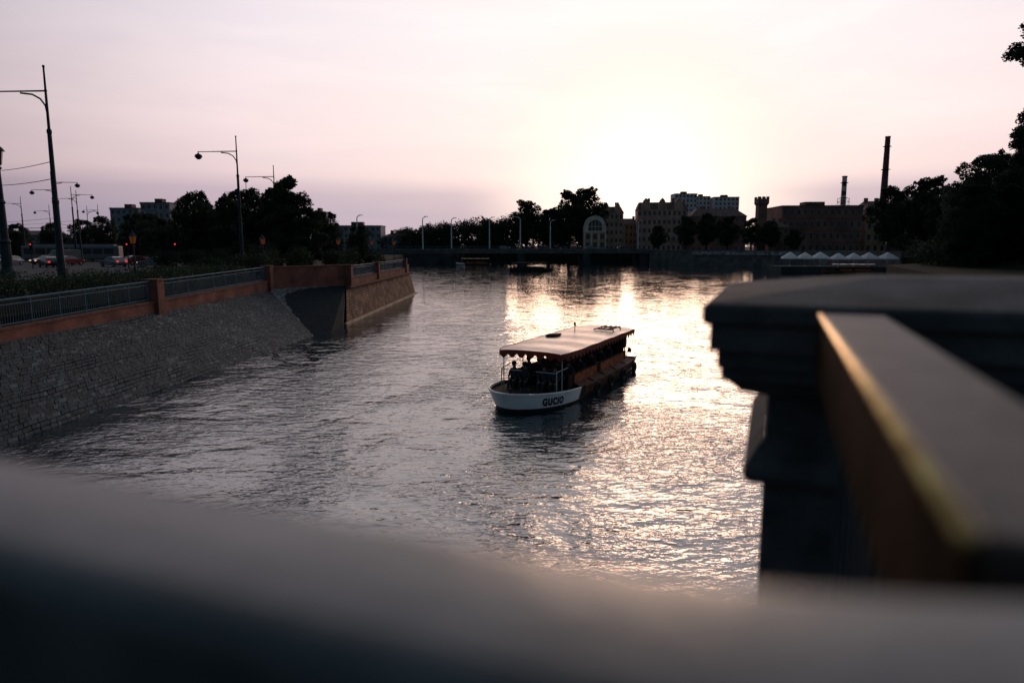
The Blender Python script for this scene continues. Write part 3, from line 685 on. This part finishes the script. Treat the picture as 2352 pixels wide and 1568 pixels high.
def stack(x,y,H,r0,r1,label,lattice=False):
    t=thing('factory_chimney',label,'chimney',(x,y,GZ),0,'factory chimneys')
    h=H-GZ; n=9
    mb=MB(); 
    zs=[h*.0,h*.45]+[h*(.45+.55*(i+1)/n) for i in range(n)]
    for i in range(len(zs)-1):
        a=lerp(r0,r1,zs[i]/h); c=lerp(r0,r1,zs[i+1]/h); mb.cyl((0,0,zs[i]),(0,0,zs[i+1]),a,c,20,m=(i%2),cap=False)
    mb.cyl((0,0,h-.01),(0,0,h+.6),r1*1.12,r1*1.12,20,m=0); mb.obj('shaft',[M['redw'],M['roof'] if not lattice else M['whitew']],t)
    mb=MB()
    for z in (h*.72,h*.92): mb.cyl((0,0,z),(0,0,z+.25),lerp(r0,r1,z/h)+.8,n=20); 
    mb.obj('walkway',M['pole'],t)
    if lattice:
        mb=MB(); k=r0+1.1
        for sx_ in (-1,1):
            for sy in (-1,1): mb.cyl((sx_*k,sy*k,0),(sx_*k*.8,sy*k*.8,h*.72),.16,n=5)
        for i in range(14):
            z0_=h*.72*i/14; z1_=h*.72*(i+1)/14; kk=lerp(k,k*.8,i/14)
            for sy in (-1,1):
                mb.cyl((-kk,sy*kk,z0_),(kk,sy*kk,z1_),.09,n=4); mb.cyl((kk,sy*kk,z0_),(-kk,sy*kk,z1_),.09,n=4); mb.cyl((-kk,sy*kk,z0_),(kk,sy*kk,z0_),.09,n=4)
        mb.obj('lattice',M['whitew'],t)
stack(190.5,400,46,1.7,1.3,'short banded factory chimney inside a pale lattice frame',True)
stack(213.5,400,68,2.4,1.35,'tall dark slender factory chimney')
t=thing('embankment_wall','long grey stone embankment wall with faded graffiti','wall',(0,0,0),0)
mb=MB(); pts=[(52.5,261.6),(97.7,227.6),(105.6,186)]
mb.seg(pts[0],pts[1],1.0,-2,5.3,-2,5.3); mb.seg(pts[1],pts[2],1.0,-2,5.3,-2,5.3); mb.obj('wall',M['stonefar'],t)
mb=MB(); mb.seg((66,251.0),(96,228.4),.06,3.9,5.15,3.9,5.15,off=-.56); mb.obj('graffiti',M['graf'],t)
mb=MB(); mb.seg(pts[0],pts[1],1.25,5.3,5.5,5.3,5.5); mb.seg(pts[1],pts[2],1.25,5.304,5.504,5.304,5.504); mb.obj('coping',M['conc'],t)
mb=MB(); tp=[(73,186),(104,181),(104.8,190),(74,200)]; mb.prism([(x,y,-2) for x,y in tp],[(x,y,1.5) for x,y in tp])
tag(mb.obj('terrace',M['darkconc']),None,None,kind='structure')
def umbrella():
    t=thing('parasol','large white square cafe parasol on riverside terrace','parasol',(0,0,1.5),0,'white parasols on the cafe terrace')
    mb=MB(); mb.cyl((0,0,0),(0,0,3.1),.04,n=8); mb.cyl((0,0,0),(0,0,.12),.4,n=12); mb.obj('pole',M['bridgel'],t)
    mb=MB(); n=8; r=[2.75 if i%2==0 else 2.2 for i in range(n)]
    ring=[(r[i]*math.cos(math.pi/4+2*math.pi*i/n),r[i]*math.sin(math.pi/4+2*math.pi*i/n),2.25) for i in range(n)]
    low=[(p[0],p[1],1.95) for p in ring]
    for i in range(n):
        j=(i+1)%n; mb.poly([ring[i],ring[j],(0,0,3.8)]); mb.poly([low[i],low[j],ring[j],ring[i]])
    mb.obj('canopy',M['umb'],t,recalc=False); return t
place(umbrella(),[(76.6+i*4.1,189.5-(i*.7)+((i*37)%3)*.6,1.5,rad((i*23)%20-10),R.uniform(.95,1.08)) for i in range(7)])

# ------------------------------------------------------------------ boats
LH=6.75; BH=1.95
def hb(x):
    if x>2.6: 
        k=(x-2.6)/(LH-2.6); return BH*max(0,1-k**2.4)**.55
    if x<-3: return BH*(1-.16*((-3-x)/3.65)**2)
    return BH
def sheer(x): return .60+ (.27*(max(0,x)/LH)**2) + .05*(max(0,-x)/LH)**2
xs=[-LH+i*.35 for i in range(27)]; xs=[x for x in xs if x<2.6]+[2.6+(LH-2.6)*math.sin(math.pi/2*i/14) for i in range(15)]
OUT=[(x,hb(x)) for x in xs]+[(x,-hb(x)) for x in reversed(xs[:-1])]
def hp(x,y,f):
    return Vector((x*(.90+.10*f),y*(.80+.20*f),-.5+f*(sheer(x)+.5)))
def strip(mb,pts,f0,f1,off,m=0,nf=3):
    n=len(pts)
    def nrm(i):
        a=Vector(pts[max(0,i-1)]);b_=Vector(pts[min(n-1,i+1)]); d=(b_-a).normalized(); q=Vector((-d.y,d.x))*-1
        c=Vector(pts[i])
        if q.dot(Vector((c.x*.3,c.y)))<0: q=-q
        return q
    rows=[]
    for k in range(nf+1):
        f=lerp(f0,f1,k/nf); row=[]
        for i in range(n):
            p=hp(pts[i][0],pts[i][1],f); q=nrm(i); row.append(p+Vector((q.x,q.y,0))*off)
        rows.append(row)
    for k in range(nf):
        for i in range(n-1): mb.poly([rows[k][i],rows[k][i+1],rows[k+1][i+1],rows[k+1][i]],m)
    return rows
def person_mesh():
    me=bpy.data.meshes.new('person'); 
    V=[(0,0,.0),(0,0,.25),(.02,0,.48),(.03,0,.58),(.06,0,.70),(.07,0,.80),
       (.02,.19,.46),(.10,.24,.22),(.30,.16,.12),(.02,-.19,.46),(.10,-.24,.22),(.30,-.16,.12),
       (.05,.10,-.02),(.42,.12,.02),(.42,.12,-.38),(.52,.12,-.43),(.05,-.10,-.02),(.42,-.12,.02),(.42,-.12,-.38),(.52,-.12,-.43)]
    E=[(0,1),(1,2),(2,3),(3,4),(4,5),(2,6),(6,7),(7,8),(2,9),(9,10),(10,11),(0,12),(12,13),(13,14),(14,15),(0,16),(16,17),(17,18),(18,19)]
    rr=[.15,.14,.13,.06,.10,.085,.07,.05,.035,.07,.05,.035,.10,.075,.05,.04,.10,.075,.05,.04]
    me.from_pydata(V,E,[]); o=bpy.data.objects.new('person',me); COL.objects.link(o)
    md=o.modifiers.new('s','SKIN')
    for i,r in enumerate(rr): me.skin_vertices[0].data[i].radius=(r,r)
    me.skin_vertices[0].data[0].use_root=True
    sb=o.modifiers.new('u','SUBSURF'); sb.levels=1; sb.render_levels=1
    dg=bpy.context.evaluated_depsgraph_get(); dg.update()
    m2=bpy.data.meshes.new_from_object(o.evaluated_get(dg)); bpy.data.objects.remove(o)
    m2.materials.clear(); m2.materials.append(M['cloth1']); m2.materials.append(M['skin'])
    for p in m2.polygons: p.material_index=1 if p.center.z>.56 or (p.center.x>.25 and .05<p.center.z<.2 and abs(p.center.y)<.2) else 0; p.use_smooth=True
    m2.name='person'; return m2
try: PM=person_mesh()
except Exception as e: print('person fail',e); PM=None
HM=MB(); HM.lathe([(.05,.66),(.108,.72),(.118,.80),(.09,.88),(.03,.905)],12,(.055,0,0)); HM=HM.mesh('hair',[M['hair']],True)
def seated(world,rot,label='person in dark clothes sitting on the boat bench'):
    if not PM: return
    o=bpy.data.objects.new('person',PM); COL.objects.link(o); o.location=world; o.rotation_euler=(0,0,rot); tag(o,label,'person','passengers on the boat')
    k=bpy.data.objects.new('hair',HM); COL.objects.link(k); k.parent=o
def boat(loc,rot,label,text=None,white=True,dark=False,detail=True):
    t=thing('passenger_boat',label,'boat',loc,rot,None)
    WD_=M['hulld'] if dark else M['wood']; OR_=M['hulld'] if dark else M['orange']
    mb=MB(); rows=strip(mb,OUT,0,1,0,0,4)
    mb.poly([r[0] for r in rows]+[r[-1] for r in reversed(rows)])
    mb.poly(rows[0]); mb.obj('hull',M['hulld'],t,smooth=False)
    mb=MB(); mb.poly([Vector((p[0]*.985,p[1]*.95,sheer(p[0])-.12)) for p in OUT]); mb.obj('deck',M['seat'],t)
    bow=[p for p in OUT if p[0]>2.9]; side1=[p for p in OUT if p[0]<=3.0 and p[1]>0]; side2=[p for p in OUT if p[0]<=3.0 and p[1]<0]
    mb=MB(); strip(mb,bow,.52,1.02,.02); strip(mb,bow,1.02,1.0,-.07,nf=1)
    mb.obj('bow_plating',M['hullw'] if white else WD_,t)
    for sd in (side1,side2):
        mb=MB(); strip(mb,sd,.62,1.0,.03); mb.obj('side_plating',WD_,t)
        mb=MB(); a=[hp(p[0],p[1],1)+Vector((0,0,.03)) for p in sd]; mb.path(a,[.045]*len(a),6); mb.obj('rub_rail',WD_,t)
    mb=MB(); a=[hp(p[0],p[1],1)+Vector((0,0,.03)) for p in bow]; mb.path(a,[.045]*len(a),6); mb.obj('bow_rail',M['hullw'] if white else WD_,t)
    mb=MB()
    for s in (-1,1): mb.box(-5.2,3.4,s*1.42-.04,s*1.42+.04,.5,1.22)
    mb.box(-5.28,-5.2,-1.3,1.3,.5,1.3)
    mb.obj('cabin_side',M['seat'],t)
    for s in (-1,1):
        for (x0,x1) in ((-.3,2.7),(-4.8,-.9)):
            mb=MB(); mb.box(x0,x1,s*1.475-.01,s*1.475+.01,.68,1.16); mb.obj('banner',OR_,t)
    for s in (-1,1):
        mb=MB()
        for k in range(5):
            x0=-5.6+k*1.7; q=[(x0,s*1.48,.78),(x0+1.5,s*1.48,.78),(x0+1.5,s*1.86,.63),(x0,s*1.86,.63)]; mb.poly(q)
        mb.obj('side_deck',WD_,t,recalc=False)
    for k in range(6):
        mb=MB(); x=-4+k*1.55
        for s in (-1,1):
            mb.box(x,x+.42,s*.76-.45,s*.76+.45,.72,.78); mb.box(x-.05,x,s*.76-.45,s*.76+.45,.78,1.2); mb.box(x+.15,x+.2,s*.76-.4,s*.76+.4,.4,.72)
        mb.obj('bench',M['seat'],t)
    for x in (4.1,2.1,-.2,-2.6,-5.0):
        for s in (-1,1):
            mb=MB(); mb.cyl((x,s*1.44,.5),(x,s*1.44,2.3),.024,n=8); mb.obj('post',M['bridgel'] if (white and x>4) else M['pole'],t)
    CZ=2.34; X0,X1=-5.9,4.4; CW=1.72
    def cz(x,y): return CZ+.10*(1-(abs(y)/CW)**2.4)-.028*math.cos(x*2*math.pi/2.3)*(1-(abs(y)/CW)**2*.5)
    def cw(x): return CW*(1-.13*max(0,(x-3.4)/1.0)**2)
    mb=MB(); nx=52; ny=12; g=[]
    for i in range(nx+1):
        x=lerp(X0,X1,i/nx); g.append([Vector((x+(.14*(1-(2*j/ny-1)**2) if i==nx else 0),cw(x)*(2*j/ny-1),cz(x,CW*(2*j/ny-1)))) for j in range(ny+1)])
    for i in range(nx):
        for j in range(ny): mb.poly([g[i][j],g[i+1][j],g[i+1][j+1],g[i][j+1]])
    for i in range(nx):
        for j in range(ny): mb.poly([p-Vector((0,0,.04)) for p in (g[i][j],g[i][j+1],g[i+1][j+1],g[i+1][j])])
    mb.obj('canopy',M['canv'] if not dark else M['canvd'],t,smooth=True,recalc=False)
    mb=MB(); 
    edge=[g[i][ny] for i in range(nx+1)]+[g[nx][j] for j in range(ny-1,-1,-1)]+[g[i][0] for i in range(nx-1,-1,-1)]
    acc=0
    for i in range(len(edge)-1):
        a=edge[i];b_=edge[i+1]; ns_=4
        for k in range(ns_):
            p=a.lerp(b_,k/ns_); q=a.lerp(b_,(k+1)/ns_); l0=acc; acc+=(q-p).length; l1=acc
            d0=.14+.20*abs(math.sin(l0*math.pi/.46)); d1=.14+.20*abs(math.sin(l1*math.pi/.46))
            of=Vector((0,math.copysign(.02,p.y),0)) if i<nx or i>=nx+ny else Vector((.02,0,0))
            mb.poly([p+of+Vector((0,0,.02)),q+of+Vector((0,0,.02)),q+of-Vector((0,0,d1)),p+of-Vector((0,0,d0))])
    mb.obj('valance',M['valance'] if not dark else M['canvd'],t,recalc=False)
    if detail:
        mb=MB(); mb.lathe([(.38,0),(.42,.06),(.33,.13),(.12,.16)],10,(-.6,-1.0,2.38)); mb.box(-1.2,-.5,-1.1,-.8,2.38,2.50); mb.obj('canopy_bag',M['black'],t)
        mb=MB(); mb.cyl((-2.6,-.6,2.4),(-2.6,-.6,2.95),.02,n=6); mb.lathe([(.02,0),(.07,.1),(.06,.2),(.01,.26)],8,(-2.6,-.6,2.72)); mb.obj('horn_mast',M['black'],t)
        mb=MB(); 
        for x in (-4.9,-3.7): mb.cyl((x,.1,2.52),(x,1.2,2.52),.03,n=6); mb.cyl((x,.1,2.35),(x,.1,2.52),.03,n=6); mb.cyl((x,1.2,2.35),(x,1.2,2.52),.03,n=6)
        for yy in (.3,.6,.9,1.1): mb.cyl((-5.2,yy,2.55),(-3.4,yy,2.55),.035,n=6)
        mb.obj('roof_rack',M['wood'],t)
        for k in range(4):
            x=-5.2+k*2.0; mb=MB(); p0=Vector((x,1.95,.28)); rr=.26
            pts=[p0+Vector((rr*math.cos(a),0,rr*math.sin(a))) for a in [2*math.pi*i/14 for i in range(15)]]
            mb.path(pts,[.08]*15,8); mb.obj('tyre_fender',M['tyre'],t)
        mb=MB(); mb.box(-6.3,-5.4,-.9,1.0,.6,1.3); mb.box(-5.9,-5.3,-.2,1.3,1.3,2.1); mb.obj('engine_box',M['hulld'],t,bevel=.05)
        mb=MB(); mb.cyl((-6.4,1.1,.6),(-6.65,1.18,1.2),.02,n=6); mb.poly([(-6.65,1.18,1.2),(-6.54,1.15,.92),(-6.78,1.3,.86),(-6.86,1.3,1.05)]); mb.obj('flag',M['black'],t,recalc=False)
        mb=MB(); mb.cyl((6.3,0,.75),(6.3,0,1.05),.05,n=8); mb.cyl((6.3,-.18,1.0),(6.3,.18,1.0),.03,n=8); mb.obj('mooring_bitt',M['pole'],t)
        mb=MB(); rp=[Vector((5.5+.2*math.cos(a),.3+.2*math.sin(a),.80+.01*a)) for a in [i*.5 for i in range(28)]]; mb.path(rp,[.025]*28,5); mb.obj('rope_coil',M['pole'],t)
        mb=MB()
        for s in (-1,1): mb.path([Vector((4.5,s*1.35,.75)),Vector((4.5,s*1.35,1.55)),Vector((3.4,s*1.44,1.6))],[.022]*3,6)
        mb.cyl((4.5,-1.35,1.5),(4.5,-.35,1.5),.02,n=6); mb.cyl((4.5,.35,1.5),(4.5,1.35,1.5),.02,n=6); mb.obj('handrail',M['bridgel'],t)
    if text:
        cu=bpy.data.curves.new('lettering','FONT'); cu.body=text; cu.size=.46; cu.offset=.024; cu.space_character=1.24; o=bpy.data.objects.new('lt',cu); COL.objects.link(o)
        dg=bpy.context.evaluated_depsgraph_get(); me=bpy.data.meshes.new_from_object(o.evaluated_get(dg)); bpy.data.objects.remove(o)
        bm=bmesh.new(); bm.from_mesh(me); bmesh.ops.triangulate(bm,faces=bm.faces)
        for _ in range(2): bmesh.ops.subdivide_edges(bm,edges=[e for e in bm.edges if e.calc_length()>.06],cuts=1)
        bm.to_mesh(me); bm.free()
        path=[p for p in reversed(OUT[:len(xs)])]
        cum=[0]
        for i in range(1,len(path)): cum.append(cum[-1]+(Vector(path[i])-Vector(path[i-1])).length)
        start=TXT0
        for v in me.vertices:
            s=start+v.co.x*.76
            i=max(1,next((k for k in range(1,len(cum)) if cum[k]>=s),len(cum)-1)); k=(s-cum[i-1])/(cum[i]-cum[i-1])
            x=lerp(path[i-1][0],path[i][0],k); y_=lerp(path[i-1][1],path[i][1],k)
            d=(Vector(path[i])-Vector(path[i-1])).normalized(); n=Vector((-d.y,d.x)); 
            if n.dot(Vector((x*.3,y_)))<0: n=-n
            f=.61+v.co.y/(sheer(x)+.5)
            p=hp(x,y_,f); v.co=(p.x+n.x*.045,p.y+n.y*.045,p.z)
        me.materials.clear(); me.materials.append(M['black'])
        o=bpy.data.objects.new('lettering',me); COL.objects.link(o); o.parent=t
        o['label']='black name lettering reading GUCIO'
    return t
TXT0=1.62
BL=(2.75,33.85,0); BR=rad(-116.6)
boat(BL,BR,'white-bowed river tour boat with pale canopy named GUCIO','GUCIO')
mt=Matrix.Translation(BL)@Matrix.Rotation(BR,4,'Z')
for (x,y_,r) in ((3.87,-1.0,0),(3.87,-.45,5),(3.87,.5,-5),(3.87,1.0,8),(2.3,-1.0,0),(2.3,1.0,10),(2.3,-.45,-8),(2.3,.45,-6),(.75,-1.0,0),(.75,-.4,6),(.8,.45,5),(.78,1.0,0),(-.8,1.0,0),(-.8,.45,0),(-.8,-.6,-5),(-2.3,1.0,0),(-2.3,.4,0),(-2.3,-.5,0),(-3.85,.9,0),(-3.85,.3,0)):
    p=mt@Vector((x,y_,.92)); seated(p,BR+rad(r))
boat((5.5,195,0),rad(8),'dark covered tour boat crossing the river',white=False,dark=True,detail=False)
boat((86.5,176,0),rad(172),'moored wooden tour boat with pale canopy beside the terrace',white=False,dark=False,detail=False)
boat((-14.5,258,0),rad(175),'white covered boat passing under the bridge',white=True,dark=False,detail=False)

# ------------------------------------------------------------------ foreground
FB=rad(-20.8)
HZ=6.78-5.55
t=thing('handrail','broad flat curved metal handrail of the bridge balcony','railing',(0,0,5.55),0)
ctrl=[Vector(p) for p in ((-5,2.6),(-3,1.745),(-.556,.722),(-.0606,.519),(.06,.472),(.16,.442),(.30,.424),(.55,.417),(1.0,.438),(1.7,.51),(2.4,.59))]
cv=[]
for i in range(1,len(ctrl)-2):
    p0,p1,p2,p3=ctrl[i-1:i+3]
    for k in range(8):
        u=k/8; cv.append(.5*((2*p1)+(p2-p0)*u+(2*p0-5*p1+4*p2-p3)*u*u+(3*p1-p0-3*p2+p3)*u**3))
WD=.172
cr_=.03; prof=[]
def arc(cx,cz_,a0):
    return [(cx+cr_*math.cos(rad(a0+a)),cz_+cr_*math.sin(rad(a0+a))) for a in (0,22,45,67,90)]
prof+=arc(-cr_,HZ-cr_,0)+arc(-WD+cr_,HZ-cr_,90)+arc(-WD+cr_,HZ-.15+cr_,180)+arc(-cr_,HZ-.15+cr_,270)
mb=MB(); rows=[]
for i,p in enumerate(cv):
    d=(cv[min(i+1,len(cv)-1)]-cv[max(i-1,0)]).normalized(); n=Vector((-d.y,d.x))
    rows.append([(p.x+n.x*o,p.y+n.y*o,z) for o,z in prof])
for i in range(len(rows)-1):
    for k in range(len(prof)):
        j=(k+1)%len(prof); mb.poly([rows[i][k],rows[i+1][k],rows[i+1][j],rows[i][j]])
mb.poly(rows[0]); mb.poly(list(reversed(rows[-1])))
o=mb.obj('top_rail',M['fgrail'],t,recalc=False)
bm=bmesh.new(); bm.from_mesh(o.data); bmesh.ops.remove_doubles(bm,verts=bm.verts,dist=1e-5); bmesh.ops.recalc_face_normals(bm,faces=bm.faces); bm.to_mesh(o.data); bm.free()
o.data.polygons.foreach_set('use_smooth',[True]*len(o.data.polygons))
mb=MB()
for i in range(0,len(cv)-1):
    a=cv[i];c=cv[i+1]; mb.seg((a.x,a.y-.085),(c.x,c.y-.085),.05,.08,.13,.08,.13)
mb.obj('bottom_rail',M['fgrail'],t)
last=cv[0]
for p in cv[1:]:
    L_=(p-last).length
    if L_>.12:
        nn=max(1,round(L_/.14))
        for k in range(nn):
            q=last.lerp(p,(k+.5)/nn)
            mb=MB(); mb.box(q.x-.012,q.x+.012,q.y-.10,q.y-.076,0,HZ-.15); mb.obj('baluster',M['pole'],t)
        last=p
t=thing('handrail','broad metal handrail running to the stone pier, edge catching sun','railing',(0,0,5.55),FB)
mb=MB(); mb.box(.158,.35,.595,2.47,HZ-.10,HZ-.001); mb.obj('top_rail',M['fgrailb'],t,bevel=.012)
mb=MB(); mb.box(.149,.157,.595,2.48,HZ-.21,HZ-.014); mb.obj('side_glow_plate',M['fgside'],t)  # thin sheet added over the side face to carry its painted sun glow
mb=MB(); mb.cyl((.1545,.60,HZ-.007),(.1545,2.47,HZ-.007),.0085,n=12); mb.obj('sun_glint_strip',M['glint'],t,smooth=True)  # added strip whose gold colour stands in for the sunlit edge highlight
mb=MB(); mb.box(.22,.28,.66,2.6,.08,.13); mb.obj('bottom_rail',M['pole'],t)
for i in range(13):
    mb=MB(); s=.70+i*.143; mb.box(.238,.262,s-.012,s+.012,0,HZ-.10); mb.obj('baluster',M['pole'],t)
t=thing('stone_pier','heavy moulded stone pier with projecting cap on the bridge','pier',(0,0,0),FB)
CX0,CX1,CY0,CY1=-.23,2.4,2.52,4.1
def ring(ins,z): return [(CX0+ins,CY0+ins,z),(CX1-ins,CY0+ins,z),(CX1-ins,CY1-ins,z),(CX0+ins,CY1-ins,z)]
mb=MB()
zt0=6.795
mb.prism(ring(0,zt0-.075),ring(0,zt0)); mb.prism(ring(.002,zt0+.0005),[(CX0+.62,CY0+.6,zt0+.078),(CX1-.6,CY0+.6,zt0+.078),(CX1-.6,CY1-.6,zt0+.078),(CX0+.62,CY1-.6,zt0+.078)])
mb.obj('cap',M['fgstone'],t,bevel=.02)
prof=[(.028,6.718),(.028,6.625),(.055,6.62),(.055,6.56),(.07,6.555),(.07,6.515),(.095,6.505),(.14,6.46),(.21,6.44),(.238,6.43)]
mb=MB()
for (a,za),(c,zc) in zip(prof[:-1],prof[1:]):
    b0=ring(a,za); b1=ring(c,zc)
    for i in range(4):
        j=(i+1)%4; mb.poly([b0[i],b0[j],b1[j],b1[i]])
mb.obj('moulding',M['fgstone'],t)
mb=MB(); mb.prism(ring(.238,-2),ring(.238,6.43)); mb.obj('shaft',M['fgstone'],t)
mb=MB()
pr=[(.236,6.27),(.21,6.24),(.165,6.16),(.160,6.13),(.175,6.10),(.236,6.09)]
for (a,za),(c,zc) in zip(pr[:-1],pr[1:]):
    b0=ring(a,za); b1=ring(c,zc)
    for i in range(4):
        j=(i+1)%4; mb.poly([b0[i],b0[j],b1[j],b1[i]])
mb.obj('band',M['fgstone'],t)
mb=MB()
def loc2(m_,s_): 
    return (m_*math.cos(FB)-s_*math.sin(FB), m_*math.sin(FB)+s_*math.cos(FB))
pl=[(-4.94,2.55),(-.556,.70),(-.06,.50),(.25,.42),(.33,.42),loc2(.17,2.75),loc2(6,2.75),loc2(6,-6),loc2(-6,-6)]
mb.prism([(x,y,4.6) for x,y in pl],[(x,y,5.55) for x,y in pl]); tag(mb.obj('pavement',M['deck']),None,None,kind='structure')
